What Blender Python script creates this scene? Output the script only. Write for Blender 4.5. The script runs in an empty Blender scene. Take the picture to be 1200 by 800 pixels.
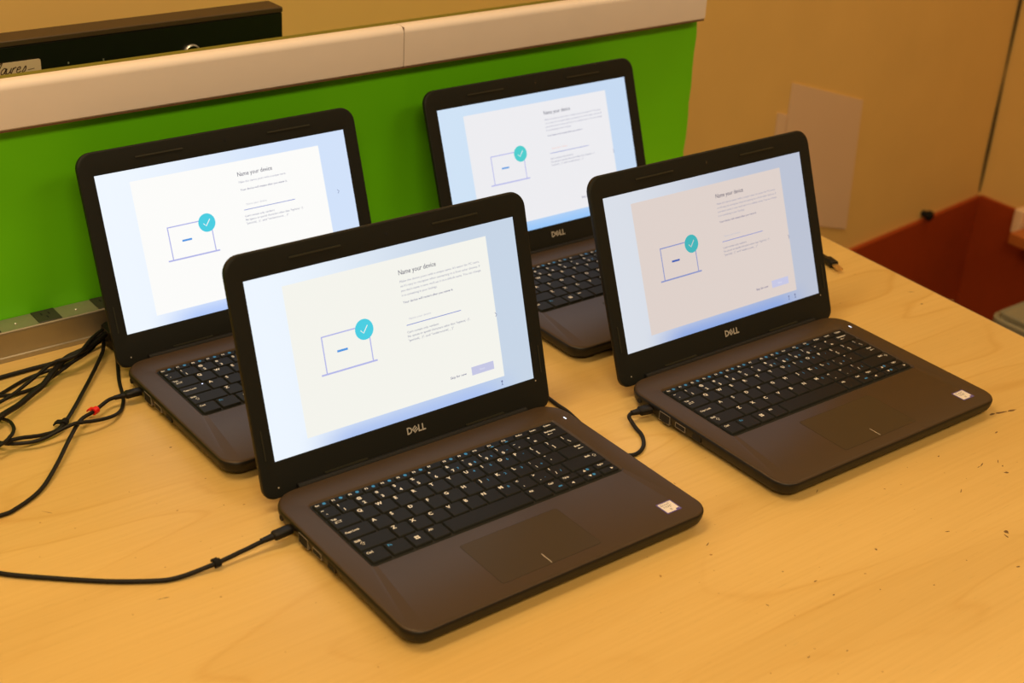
import bpy, bmesh, math, random
from mathutils import Vector, Matrix
random.seed(7)
SC = bpy.context.scene
COL = SC.collection
R = math.radians

# ------------------------------------------------------------------ helpers
def lin(r, g, b):
    f = lambda c: (c/255)/12.92 if c/255 <= .04045 else ((c/255+.055)/1.055)**2.4
    return (f(r), f(g), f(b), 1)

def new_mat(name):
    m = bpy.data.materials.new(name); m.use_nodes = True
    nt = m.node_tree; bs = nt.nodes['Principled BSDF']
    return m, nt, bs

def plain(name, col, rough=.5, metal=0, spec=.5, noise=0, nscale=60, bump=0, bscale=900):
    m, nt, bs = new_mat(name)
    bs.inputs['Base Color'].default_value = col
    bs.inputs['Roughness'].default_value = rough
    bs.inputs['Metallic'].default_value = metal
    bs.inputs['Specular IOR Level'].default_value = spec
    tc = nt.nodes.new('ShaderNodeTexCoord')
    if noise:
        n = nt.nodes.new('ShaderNodeTexNoise'); n.inputs['Scale'].default_value = nscale; n.inputs['Detail'].default_value = 5
        nt.links.new(tc.outputs['Object'], n.inputs['Vector'])
        mx = nt.nodes.new('ShaderNodeMix'); mx.data_type = 'RGBA'
        mx.inputs['A'].default_value = tuple(c*(1-noise) for c in col[:3])+(1,)
        mx.inputs['B'].default_value = tuple(min(1, c*(1+noise)) for c in col[:3])+(1,)
        nt.links.new(n.outputs['Fac'], mx.inputs['Factor'])
        nt.links.new(mx.outputs['Result'], bs.inputs['Base Color'])
    if bump:
        n = nt.nodes.new('ShaderNodeTexNoise'); n.inputs['Scale'].default_value = bscale
        nt.links.new(tc.outputs['Object'], n.inputs['Vector'])
        b = nt.nodes.new('ShaderNodeBump'); b.inputs['Strength'].default_value = bump; b.inputs['Distance'].default_value = .0004
        nt.links.new(n.outputs['Fac'], b.inputs['Height'])
        nt.links.new(b.outputs['Normal'], bs.inputs['Normal'])
    return m

def glow(name, col, strength=1.0):
    m, nt, bs = new_mat(name)
    bs.inputs['Base Color'].default_value = (.01, .01, .01, 1)
    bs.inputs['Roughness'].default_value = .45
    bs.inputs['Specular IOR Level'].default_value = .2
    bs.inputs['Emission Color'].default_value = col
    bs.inputs['Emission Strength'].default_value = strength
    return m

def finish(bm, angle=32):
    bm.normal_update()
    for f in bm.faces: f.smooth = True
    for e in bm.edges:
        if len(e.link_faces) == 2:
            if e.calc_face_angle(0) > R(angle): e.smooth = False
        else: e.smooth = False

def to_mesh(name, bm, mats, smooth=True):
    if smooth: finish(bm)
    me = bpy.data.meshes.new(name); bm.to_mesh(me); bm.free()
    for m in (mats if isinstance(mats, (list, tuple)) else [mats]): me.materials.append(m)
    return me

def link(name, me, parent=None, loc=(0, 0, 0), rot=(0, 0, 0)):
    o = bpy.data.objects.new(name, me); COL.objects.link(o)
    o.location = loc; o.rotation_euler = rot
    if parent: o.parent = parent
    return o

def obj(name, bm, mats, parent=None, loc=(0, 0, 0), rot=(0, 0, 0), smooth=True):
    return link(name, to_mesh(name, bm, mats, smooth), parent, loc, rot)

def tag(o, label, cat, group=None):
    o['label'] = label; o['category'] = cat
    if group: o['group'] = group
    return o

def struct(o, label, cat):
    o['kind'] = 'structure'; o['label'] = label; o['category'] = cat
    return o

def empty(name, loc=(0, 0, 0), rz=0):
    o = bpy.data.objects.new(name, None); COL.objects.link(o)
    o.location = loc; o.rotation_euler = (0, 0, rz); o.empty_display_size = .05
    return o

def rrect(x0, x1, y0, y1, rad, n=6):
    """counter-clockwise rounded rectangle; rad = one radius or (bl, br, tr, tl)"""
    if not isinstance(rad, (list, tuple)): rad = (rad,)*4
    out = []
    for (cx, cy, r, a0) in ((x0+rad[0], y0+rad[0], rad[0], 180), (x1-rad[1], y0+rad[1], rad[1], 270),
                            (x1-rad[2], y1-rad[2], rad[2], 0), (x0+rad[3], y1-rad[3], rad[3], 90)):
        for i in range(n+1):
            a = R(a0+90*i/n); out.append((cx+r*math.cos(a), cy+r*math.sin(a)))
    return out

def loft(bm, loops, cap0=True, cap1=True, mi=0, mi_top=None):
    """loops: lists of 3D points with equal count; quads between them"""
    vs = [[bm.verts.new(p) for p in l] for l in loops]
    n = len(vs[0])
    for a, b in zip(vs, vs[1:]):
        for i in range(n):
            f = bm.faces.new((a[i], a[(i+1) % n], b[(i+1) % n], b[i])); f.material_index = mi
    if cap0: f = bm.faces.new(list(reversed(vs[0]))); f.material_index = mi
    if cap1: f = bm.faces.new(vs[-1]); f.material_index = mi if mi_top is None else mi_top
    return vs

def lvl(pts, z): return [(x, y, z) for x, y in pts]

def box(bm, x0, x1, y0, y1, z0, z1, mi=0, bev=0, n=2):
    if bev <= 0:
        loft(bm, [lvl([(x0, y0), (x1, y0), (x1, y1), (x0, y1)], z) for z in (z0, z1)], mi=mi)
    else:
        b = bev
        loft(bm, [lvl(rrect(x0+b*.7, x1-b*.7, y0+b*.7, y1-b*.7, b*.5, n), z0),
                  lvl(rrect(x0, x1, y0, y1, b, n), z0+b*.7), lvl(rrect(x0, x1, y0, y1, b, n), z1-b*.7),
                  lvl(rrect(x0+b*.7, x1-b*.7, y0+b*.7, y1-b*.7, b*.5, n), z1)], mi=mi)

def flat(bm, pts, z, mi=0):
    f = bm.faces.new([bm.verts.new((x, y, z)) for x, y in pts]); f.material_index = mi
    return f

def prism(bm, pts, z0, z1, mi=0): loft(bm, [lvl(pts, z0), lvl(pts, z1)], mi=mi)

def spline(pts, n=8):
    P = [Vector(p) for p in pts]; P = [P[0]*2-P[1]]+P+[P[-1]*2-P[-2]]
    out = []
    for i in range(1, len(P)-2):
        a, b, c, d = P[i-1:i+3]
        for k in range(n):
            t = k/n
            out.append(.5*((2*b)+(c-a)*t+(2*a-5*b+4*c-d)*t*t+(3*b-a-3*c+d)*t**3))
    out.append(P[-2]); return out

def tube(bm, path, r, sides=10, mi=0):
    prev = None; loops = []
    up = Vector((0, 0, 1))
    for i, p in enumerate(path):
        t = (path[min(i+1, len(path)-1)]-path[max(i-1, 0)]).normalized()
        s = t.cross(up)
        if s.length < 1e-4: s = Vector((1, 0, 0))
        s.normalize(); u = s.cross(t)
        rr = r(i/(len(path)-1)) if callable(r) else r
        loops.append([p+(s*math.cos(2*math.pi*k/sides)+u*math.sin(2*math.pi*k/sides))*rr for k in range(sides)])
    loft(bm, loops, mi=mi)

_tc = {}
def text_geo(body, bold=0.0):
    """triangulated flat lettering: (verts, faces, xmin, xmax), font size 1"""
    key = (body, bold)
    if key not in _tc:
        cu = bpy.data.curves.new('lettering', 'FONT'); cu.body = body; cu.size = 1; cu.resolution_u = 2; cu.offset = bold
        o = bpy.data.objects.new('lettering', cu); COL.objects.link(o)
        dg = bpy.context.evaluated_depsgraph_get()
        me = bpy.data.meshes.new_from_object(o.evaluated_get(dg))
        vs = [tuple(v.co) for v in me.vertices]; fs = [tuple(p.vertices) for p in me.polygons]
        bpy.data.objects.remove(o); bpy.data.curves.remove(cu); bpy.data.meshes.remove(me)
        xs = [v[0] for v in vs] or [0, 1]
        _tc[key] = (vs, fs, min(xs), max(xs))
    return _tc[key]

def add_text(bm, body, x, y, z, cap, width=None, mi=0, bold=0.0, rot=0, shear=0):
    """lettering with baseline start at x,y; cap = capital height"""
    vs, fs, a, b = text_geo(body, bold)
    s = cap/.70
    sx = s if width is None else width/(b-a)
    c, sn = math.cos(rot), math.sin(rot)
    nv = []
    for v in vs:
        px, py = (v[0]-a)*sx + shear*v[1]*s, v[1]*s
        nv.append(bm.verts.new((x+c*px-sn*py, y+sn*px+c*py, z)))
    for f in fs:
        try: g = bm.faces.new([nv[i] for i in f]); g.material_index = mi
        except ValueError: pass

def stroke(bm, pts, w, z, mi=0):
    """flat ribbon along 2D points"""
    P = [Vector((p[0], p[1])) for p in pts]; L = []; Rr = []
    for i, p in enumerate(P):
        t = (P[min(i+1, len(P)-1)]-P[max(i-1, 0)]).normalized(); n = Vector((-t.y, t.x))*w/2
        L.append(bm.verts.new((p.x+n.x, p.y+n.y, z))); Rr.append(bm.verts.new((p.x-n.x, p.y-n.y, z)))
    for i in range(len(P)-1):
        f = bm.faces.new((Rr[i], Rr[i+1], L[i+1], L[i])); f.material_index = mi

def disc(bm, x, y, r, z, mi=0, n=24): return flat(bm, [(x+r*math.cos(2*math.pi*i/n), y+r*math.sin(2*math.pi*i/n)) for i in range(n)], z, mi)
def rect(bm, x0, x1, y0, y1, z, mi=0): return flat(bm, [(x0, y0), (x1, y0), (x1, y1), (x0, y1)], z, mi)

# ------------------------------------------------------------------ materials
def wood_material():
    m, nt, bs = new_mat('maple_laminate'); N = nt.nodes; Lk = nt.links
    tc = N.new('ShaderNodeTexCoord')
    def noise(scale, sc, detail=4, dist=0):
        mp = N.new('ShaderNodeMapping'); mp.inputs['Scale'].default_value = sc; Lk.new(tc.outputs['Object'], mp.inputs['Vector'])
        mp.inputs['Rotation'].default_value = (0, 0, R(-3))
        n = N.new('ShaderNodeTexNoise'); n.inputs['Scale'].default_value = scale; n.inputs['Detail'].default_value = detail
        n.inputs['Distortion'].default_value = dist; Lk.new(mp.outputs['Vector'], n.inputs['Vector']); return n
    def math_(op, a, b=None):
        q = N.new('ShaderNodeMath'); q.operation = op
        for i, s in enumerate((a, b)):
            if s is None: continue
            if isinstance(s, (int, float)): q.inputs[i].default_value = s
            else: Lk.new(s, q.inputs[i])
        return q.outputs[0]
    def ramp(fac, stops):
        r = N.new('ShaderNodeValToRGB'); e = r.color_ramp.elements
        e[0].position, e[0].color = stops[0]; e[1].position, e[1].color = stops[1]
        for p, c in stops[2:]:
            q = e.new(p); q.color = c
        Lk.new(fac, r.inputs[0]); return r.outputs['Color']
    def mix(mode, fac, a, b):
        q = N.new('ShaderNodeMix'); q.data_type = 'RGBA'; q.blend_type = mode
        if isinstance(fac, (int, float)): q.inputs['Factor'].default_value = fac
        else: Lk.new(fac, q.inputs['Factor'])
        Lk.new(a, q.inputs['A']); Lk.new(b, q.inputs['B']); return q.outputs['Result']
    W = lambda v: (v, v, v, 1)
    big = noise(1.0, (1.6, 6.5, 1), 2, .3)
    base = ramp(big.outputs['Fac'], [(.3, (.62, .415, .135, 1)), (.7, (.74, .515, .185, 1))])
    # cathedral growth rings: thin darker contour lines of a stretched noise
    fr = math_('FRACT', math_('MULTIPLY', big.outputs['Fac'], 11))
    ring = ramp(fr, [(0, (.88, .80, .66, 1)), (.10, W(1)), (.6, W(1)), (.93, (.97, .95, .90, 1)), (1, (.88, .80, .66, 1))])
    mask = noise(2.2, (1, 2.4, 1), 2)
    ringf = ramp(mask.outputs['Fac'], [(.42, W(.05)), (.62, W(.8))])
    c = mix('MULTIPLY', ringf, base, ring)
    streak = noise(1.0, (7, 260, 1), 4)
    c = mix('MULTIPLY', 1, c, ramp(streak.outputs['Fac'], [(.25, (.95, .93, .88, 1)), (.6, W(1.0))]))
    pores = noise(1.0, (45, 600, 1), 2)
    c = mix('MULTIPLY', 1, c, ramp(pores.outputs['Fac'], [(.22, W(.86)), (.34, W(1.0))]))
    dots = noise(190, (1, 1, 1), 1)
    c = mix('MULTIPLY', 1, c, ramp(dots.outputs['Fac'], [(.19, (.55, .42, .3, 1)), (.225, W(1.0))]))
    Lk.new(c, bs.inputs['Base Color'])
    bs.inputs['Roughness'].default_value = .42; bs.inputs['Specular IOR Level'].default_value = .32
    return m

M = {}
M['wood'] = wood_material()
M['scuff'] = plain('dark_scuff', (.16, .085, .03, 1), .8)
M['edge'] = plain('table_edge_band', (.33, .24, .14, 1), .5)
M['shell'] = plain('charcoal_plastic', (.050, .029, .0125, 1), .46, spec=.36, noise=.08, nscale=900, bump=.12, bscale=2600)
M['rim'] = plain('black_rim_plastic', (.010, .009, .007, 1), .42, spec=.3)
M['bezel'] = plain('black_bezel_plastic', (.0105, .0112, .0095, 1), .55, spec=.22, bump=.1, bscale=2200)
M['slot'] = plain('black_rubber', (.005, .005, .005, 1), .6, spec=.3)
M['bumper'] = plain('grey_rubber_bumper', (.022, .022, .013, 1), .45, spec=.5)
M['lens'] = plain('dark_lens_glass', (.02, .02, .022, 1), .12, spec=.6)
M['key'] = plain('black_key_plastic', (.0065, .0068, .0078, 1), .55, spec=.2)
M['well'] = plain('key_well_plastic', (.009, .010, .008, 1), .6, spec=.3)
M['white'] = plain('white_print', (.78, .76, .72, 1), .6)
M['blue'] = plain('blue_print', (.025, .24, .62, 1), .6)
M['pad'] = plain('touchpad_plastic', (.043, .028, .0115, 1), .42, spec=.36)
M['tick'] = plain('pale_line_print', (.5, .44, .36, 1), .5)
M['port'] = plain('dull_port_metal', (.30, .28, .25, 1), .45, metal=.6)
M['silver'] = plain('silver_metal', (.62, .60, .57, 1), .35, metal=.8)
M['dark'] = plain('dark_hollow', (.004, .004, .004, 1), .8)
M['logo'] = plain('silver_logo_print', (.60, .58, .55, 1), .45, metal=.3)
M['cord'] = plain('black_cord_rubber', (.007, .006, .005, 1), .5, spec=.28)
M['tie'] = plain('black_velcro', (.008, .008, .008, 1), .85, spec=.2)
M['red'] = plain('red_plastic', (.80, .012, .010, 1), .4)
M['gold'] = plain('brass_contact', (.72, .52, .25, 1), .35, metal=.9)
M['green'] = plain('green_paint', (.155, .66, .005, 1), .42, spec=.35, noise=.05, nscale=9)
M['olive'] = plain('olive_dimmed_edge', (.16, .15, .012, 1), .6)
M['trim'] = plain('cream_trim', (.82, .74, .72, 1), .5, noise=.03, nscale=30)
M['gap'] = plain('trim_joint', (.16, .08, .03, 1), .8)
M['alu'] = plain('satin_aluminium', (.42, .37, .28, 1), .42, metal=.65, noise=.05, nscale=25)
M['cover'] = plain('dark_outlet_cover', (.035, .032, .022, 1), .5)
M['led'] = glow('white_indicator_light', (.9, .92, 1, 1), 1.6)
M['capsled'] = glow('blue_white_indicator_light', (.65, .7, 1, 1), 1.8)
M['stk_white'] = plain('sticker_white', (.80, .76, .74, 1), .4)
M['stk_blue'] = plain('sticker_violet_edge', (.10, .08, .35, 1), .4)
M['stk_text'] = plain('sticker_grey_print', (.22, .20, .24, 1), .5)
M['wall'] = plain('beige_wall_paint', (.86, .585, .20, 1), .62, spec=.3, noise=.07, nscale=6)
M['crack'] = plain('dark_corner_gap', (.05, .03, .012, 1), .9)
M['brown'] = plain('red_brown_board', (.36, .050, .006, 1), .5, noise=.10, nscale=8)
M['floor'] = plain('grey_floor_vinyl', (.12, .10, .075, 1), .6, noise=.1, nscale=5)
M['shelf'] = plain('orange_brown_wood', (.52, .16, .035, 1), .45, noise=.12, nscale=14)
M['bin'] = plain('grey_plastic', (.26, .25, .18, 1), .55, noise=.1, nscale=8)
M['bin_in'] = plain('dark_grey_lining', (.06, .058, .04, 1), .7)
M['pale_surface'] = plain('pale_sheet', (.92, .66, .42, 1), .6, noise=.03, nscale=10)
M['patch'] = plain('pale_patch', (.84, .62, .43, 1), .6, noise=.03, nscale=10)
M['blackbox'] = plain('black_lacquer', (.006, .007, .005, 1), .35, spec=.4, noise=.2, nscale=40)
M['lit_boxtop'] = plain('case_top_lit_brown', (.055, .032, .011, 1), .55)  # black case top; the brown stands in for light falling on it
M['card'] = plain('cream_card', (.66, .52, .36, 1), .6)
M['ink'] = plain('brown_ink', (.06, .025, .012, 1), .7)
M['ceil'] = plain('ceiling_white', (.62, .54, .42, 1), .8)

def wallpaper(k, left, right, bottom):
    """the pale blue backdrop picture of the setup screen"""
    m, nt, bs = new_mat('screen_backdrop_'+k); N = nt.nodes; Lk = nt.links
    bs.inputs['Base Color'].default_value = (.01, .01, .01, 1); bs.inputs['Roughness'].default_value = .45
    bs.inputs['Specular IOR Level'].default_value = .2
    tc = N.new('ShaderNodeTexCoord'); sp = N.new('ShaderNodeSeparateXYZ'); Lk.new(tc.outputs['Object'], sp.inputs[0])
    def rng(s, a, b):
        q = N.new('ShaderNodeMapRange'); q.inputs['From Min'].default_value = a; q.inputs['From Max'].default_value = b
        q.interpolation_type = 'SMOOTHSTEP'; Lk.new(s, q.inputs['Value']); return q.outputs['Result']
    def mx(f, a, b):
        q = N.new('ShaderNodeMix'); q.data_type = 'RGBA'
        if isinstance(f, (int, float)): q.inputs['Factor'].default_value = f
        else: Lk.new(f, q.inputs['Factor'])
        for s, v in (('A', a), ('B', b)):
            if isinstance(v, tuple): q.inputs[s].default_value = v
            else: Lk.new(v, q.inputs[s])
        return q.outputs['Result']
    def mul(a, b):
        q = N.new('ShaderNodeMath'); q.operation = 'MULTIPLY'; Lk.new(a, q.inputs[0]); Lk.new(b, q.inputs[1]); return q.outputs[0]
    c = mx(rng(sp.outputs['X'], -.14, .10), left, right)
    low = rng(sp.outputs['Y'], .050, .022)
    mid = mul(rng(sp.outputs['X'], -.125, -.06), rng(sp.outputs['X'], .14, .07))
    c = mx(mul(low, mid), c, bottom)
    Lk.new(c, bs.inputs['Emission Color']); bs.inputs['Emission Strength'].default_value = 1
    return m

# ------------------------------------------------------------------ laptop
HINGE_Z = .0205
SW, SH, V0 = .2935, .165, .02435
MESH = {}
def once(key, maker, mats):
    if key not in MESH: MESH[key] = to_mesh(key.split('|')[0], maker(), mats)
    return MESH[key]

def base_bm():
    bm = bmesh.new()
    def o(i, n=8): return rrect(-.1632+i, .1632-i, -.2376+i, -.0062-i*.6, (.019-i*.6, .019-i*.6, .026-i*.6, .026-i*.6), n)
    loops = [lvl(o(.009), .0042), lvl(o(.0040), .0052), lvl(o(.0020), .0075), lvl(o(.0009), .0110), lvl(o(.0002), .0145),
             lvl(o(.0002), .0164), lvl(o(.0009), .0180), lvl(o(.0020), .0188), lvl(o(.0034), .0190)]
    w = lambda g, r: rrect(-.1388-g, .1388+g, -.1438-g*.6, -.0352+g, r, 8)
    loops += [lvl(w(.0016, .006), .0190), lvl(w(.0004, .004), .0186), lvl(w(-.0010, .003), .0170)]
    loft(bm, loops)
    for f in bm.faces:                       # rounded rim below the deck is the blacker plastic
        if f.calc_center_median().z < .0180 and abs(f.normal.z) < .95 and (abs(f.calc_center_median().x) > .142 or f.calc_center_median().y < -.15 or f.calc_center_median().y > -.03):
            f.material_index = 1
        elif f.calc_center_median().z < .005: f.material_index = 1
    bm.normal_update()
    return bm

def well_bm():
    bm = bmesh.new()
    loft(bm, [lvl(rrect(-.1378, .1378, -.1432, -.0362, .003, 4), z) for z in (.01702, .0173)])
    return bm

KT = .0196      # top of the key caps
def key_bm(x0, x1, y0, y1, leg):
    bm = bmesh.new(); g = .00105
    x0 += g*1.1; x1 -= g*1.1; y0 += g; y1 -= g
    loft(bm, [lvl(rrect(x0-.0003, x1+.0003, y0-.0003, y1+.0003, .0010, 2), .0174),
              lvl(rrect(x0+.0001, x1-.0001, y0+.0001, y1-.0001, .0010, 2), KT-.0004),
              lvl(rrect(x0+.0005, x1-.0005, y0+.0005, y1-.0005, .0008, 2), KT)], mi=3, mi_top=0)
    z = KT+.00006
    for (s, dx, dy, cap, mi) in leg:
        if s == '#WIN':
            c = ((x0+x1)/2-.0008, (y0+y1)/2+.0012); q = .0021
            for ix in (0, 1):
                for iy in (0, 1):
                    rect(bm, c[0]-q-.0001+ix*(q+.0003), c[0]-.0002+ix*(q+.0003), c[1]-q+iy*(q+.0003), c[1]-.0002+iy*(q+.0003), z, mi)
        elif s == '#UP': flat(bm, [(x0+dx, y1-dy-cap), (x0+dx+cap*1.2, y1-dy-cap), (x0+dx+cap*.6, y1-dy)], z, mi)
        elif s == '#DN': flat(bm, [(x0+dx, y1-dy), (x0+dx+cap*.6, y1-dy-cap), (x0+dx+cap*1.2, y1-dy)], z, mi)
        elif s == '#LT': flat(bm, [(x0+dx, y1-dy-cap/2), (x0+dx+cap, y1-dy-cap), (x0+dx+cap, y1-dy)], z, mi)
        elif s == '#RT': flat(bm, [(x0+dx, y1-dy-cap), (x0+dx+cap, y1-dy-cap/2), (x0+dx, y1-dy)], z, mi)
        elif s == '#SH':
            a, b = x0+dx, y1-dy-cap; t = .0004
            stroke(bm, [(a+cap*.5, b+cap), (a, b+cap*.45), (a+cap*.3, b+cap*.45), (a+cap*.3, b), (a+cap*.7, b), (a+cap*.7, b+cap*.45), (a+cap, b+cap*.45), (a+cap*.5, b+cap)], t, z, mi)
        elif s == '#IC': disc(bm, x0+dx+cap*.6, y1-dy-cap/2, cap*.62, z, mi, 10)
        elif s == '#BAR': rect(bm, x0+dx, x0+dx+cap*1.4, y1-dy-cap*.8, y1-dy-cap*.2, z, mi)
        elif s == '#TAB':
            a, b = x0+dx, y1-dy-cap
            stroke(bm, [(a, b+cap*.75), (a+cap*1.8, b+cap*.75)], .0004, z, mi); stroke(bm, [(a, b+cap*.2), (a+cap*1.8, b+cap*.2)], .0004, z, mi)
            flat(bm, [(a+cap*1.5, b+cap*1.0), (a+cap*1.5, b+cap*.5), (a+cap*2.0, b+cap*.75)], z, mi); flat(bm, [(a+cap*.3, b-cap*.05), (a+cap*.3, b+cap*.45), (a-cap*.2, b+cap*.2)], z, mi)
        elif s == '#BK':
            a, b = x0+dx, y1-dy-cap
            stroke(bm, [(a+.0006, b+cap/2), (a+cap*2.2, b+cap/2)], .0005, z, mi); flat(bm, [(a, b+cap/2), (a+cap*.6, b+cap*.1), (a+cap*.6, b+cap*.9)], z, mi)
        else:
            add_text(bm, s, x0+dx, y1-dy-cap, z, cap*(1.12 if len(s) < 3 else 1.0), mi=mi, bold=.028)
    return bm

def key_layout():
    """(x0, x1, y0, y1, legends) for all keys; legends are (text, dx, dy, cap, material)"""
    K = []; XL, XR = -.1371, .1371; u = .0193
    ys = [-.0378, -.0472, -.0640, -.0829, -.1019, -.1209, -.1403]
    f = (XR-XL)/16
    nm = ['Esc']+['F%d' % i for i in range(1, 13)]+['PrtScr', 'Insert', 'Delete']
    for i, s in enumerate(nm):
        leg = [(s, .0012, .0022, .0021, 1)]
        if i in (0, 1, 2, 3, 4, 5, 6, 8, 9): leg.append(('#IC', .0085, .0018, .0028, 2))
        if i in (11, 12): leg.append(('#BAR', .0030, .0052, .0022, 2))
        K.append((XL+i*f, XL+(i+1)*f, ys[1], ys[0], leg))
    def let(c, b=None):
        l = [(c, .0014, .0013, .0036, 1)]
        if b: l.append((b, .0096, .0040, .0026, 2))
        return l
    def two(a, b, c=None):
        l = [(a, .0014, .0016, .0030, 1), (b, .0034, .0094, .0034, 1)]
        if c: l.append((c, .0098, .0088, .0026, 2))
        return l
    x = XL
    K.append((x, x+.0175, ys[2], ys[1], two('~', '`'))); x += .0175
    for a, b in zip('!@#$%^&*()_+', '1234567890-='):
        K.append((x, x+u, ys[2], ys[1], two(a, b, {'7': '7', '8': '8', '9': '9', '0': '*'}.get(b)))); x += u
    K.append((x, XR, ys[2], ys[1], [('Backspace', .0028, .0022, .0022, 1), ('#BK', .003, .0066, .0028, 1)]))
    x = XL; K.append((x, x+.0272, ys[3], ys[2], [('Tab', .0018, .0020, .0024, 1), ('#TAB', .0030, .0060, .0036, 1)])); x += .0272
    for c, b in zip('QWERTYUIOP', [None]*6+['4', '5', '6', '-']):
        K.append((x, x+u, ys[3], ys[2], let(c, b))); x += u
    for a, b in (('{', '['), ('}', ']')): K.append((x, x+u, ys[3], ys[2], two(a, b))); x += u
    K.append((x, XR, ys[3], ys[2], two('|', '\\')))
    x = XL; K.append((x, x+.0301, ys[4], ys[3], [('Caps Lock', .0020, .0060, .0023, 1)])); x += .0301
    for c, b in zip('ASDFGHJKL', [None]*6+['1', '2', '3']): K.append((x, x+u, ys[4], ys[3], let(c, b))); x += u
    for a, b, c in ((':', ';', '+'), ('"', "'", None)): K.append((x, x+u, ys[4], ys[3], two(a, b, c))); x += u
    K.append((x, XR, ys[4], ys[3], [('Enter', .0180, .0022, .0023, 1), ('#BK', .0185, .0066, .0030, 1)]))
    x = XL; K.append((x, x+.0386, ys[5], ys[4], [('Shift', .0020, .0022, .0024, 1), ('#SH', .0050, .0062, .0042, 1)])); x += .0386
    for c in 'ZXCVBNM': K.append((x, x+u, ys[5], ys[4], let(c, '0' if c == 'M' else None))); x += u
    for a, b, c in (('<', ',', None), ('>', '.', '.'), ('?', '/', '/')): K.append((x, x+u, ys[5], ys[4], two(a, b, c))); x += u
    K.append((x, XR, ys[5], ys[4], [('Shift', .0250, .0030, .0024, 1), ('#SH', .0330, .0040, .0042, 1)]))
    B0, B1 = ys[6], ys[5]; Bm = (B0+B1)/2
    for a, b, leg in ((-.1371, -.1162, [('Ctrl', .0020, .0026, .0026, 1)]), (-.1162, -.0943, [('Fn', .0024, .0026, .0026, 2)]),
                      (-.0943, -.0745, [('#WIN', 0, 0, 1, 1)]), (-.0745, -.0550, [('Alt', .0018, .0026, .0026, 1)]), (-.0550, .0358, []),
                      (.0358, .0588, [('Alt', .0022, .0026, .0026, 1)]), (.0588, .0766, [('Ctrl', .0018, .0026, .0024, 1), ('#BAR', .0078, .0100, .0030, 2)])):
        K.append((a, b, B0, B1, leg))
    for a, b, up, dn in ((.0766, .0968, [('PgUp', .0020, .0020, .0021, 1)], [('#LT', .0040, .0022, .0030, 1)]),
                         (.0968, .1170, [('#UP', .0050, .0022, .0028, 1), ('#IC', .0094, .0020, .0026, 2)], [('#DN', .0050, .0022, .0028, 1), ('#IC', .0094, .0020, .0026, 2)]),
                         (.1170, .1371, [('PgDn', .0036, .0020, .0021, 1)], [('#RT', .0110, .0022, .0030, 1)])):
        K.append((a, b, Bm, B1, up)); K.append((a, b, B0, Bm, dn))
    return K
KEYS = key_layout()

def lid_bm():
    bm = bmesh.new()
    def o(i, n=8): return rrect(-.1634+i, .1634-i, -.0096+i, .2136-i, (.012-i*.5, .012-i*.5, .0165-i*.5, .0165-i*.5), n)
    S = lambda g: rrect(-SW/2-g, SW/2+g, V0-g, V0+SH+g, .0004, 8)
    loft(bm, [lvl(o(.0045), -.0062), lvl(o(.0018), -.0058), lvl(o(.0003), -.0040), lvl(o(0), -.0016), lvl(o(.0004), .0002), lvl(o(.0015), .0011),
              lvl(o(.0030), .0012), lvl(S(.0028), .0008), lvl(S(.0006), .0006), lvl(S(.0), -.0006)])
    for f in bm.faces:
        c = f.calc_center_median()
        if c.z < -.0005 and f.normal.z < .5 and abs(c.x) < .17: f.material_index = 1
    return bm

def panel_bm():
    bm = bmesh.new(); rect(bm, -SW/2, SW/2, V0, V0+SH, 0); return bm

def slots_bm(kind):
    bm = bmesh.new()
    x0, x1 = kind
    y = .2012 if True else 0
    loft(bm, [lvl(rrect(x0, x1, y-.0008, y+.0008, .0007, 3), z) for z in (.0009, .0022)]); return bm

def lowslot_bm(x0, x1):
    bm = bmesh.new(); loft(bm, [lvl(rrect(x0, x1, -.0004, .0012, .0007, 3), z) for z in (.0009, .0024)]); return bm

def sideslot_bm(x0):
    bm = bmesh.new(); loft(bm, [lvl(rrect(x0-.0006, x0+.0006, .028, .056, .0005, 3), z) for z in (.0009, .0016)]); return bm

def hinge_bm():
    bm = bmesh.new()
    n = 14; L = []
    for x, r in ((-.1306, .0040), (-.1300, .0050), (.1300, .0050), (.1306, .0040)):
        L.append([(x, -.0036+r*math.cos(2*math.pi*i/n)*.8, .0158+r*math.sin(2*math.pi*i/n)) for i in range(n)])
    loft(bm, L); return bm

def logo_bm():
    bm = bmesh.new(); z = .00135; y = .0097; h = .0066
    add_text(bm, 'D', -.0085, y, z, h, width=.0058, bold=.028)
    add_text(bm, 'L', .0042, y, z, h, width=.0040, bold=.028); add_text(bm, 'L', .0086, y, z, h, width=.0040, bold=.028)
    c, s = math.cos(R(38)), math.sin(R(38)); cx, cy = .0007, y+h/2
    T = lambda a, b: (cx+(c*a-s*b), cy+(s*a+c*b))
    for b in (-.0021, 0, .0021):
        flat(bm, [T(-.0022, b-.0006), T(.0024, b-.0006), T(.0024, b+.0006), T(-.0022, b+.0006)], z)
    flat(bm, [T(-.0028, -.0027), T(-.0016, -.0027), T(-.0016, .0027), T(-.0028, .0027)], z)
    return bm

def cam_bm():
    bm = bmesh.new(); n = 12
    loft(bm, [[(.0019+r*math.cos(2*math.pi*i/n), .2017+r*math.sin(2*math.pi*i/n), z) for i in range(n)] for r, z in ((.0017, .0009), (.0016, .0014), (.0011, .0014))])
    return bm

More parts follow.
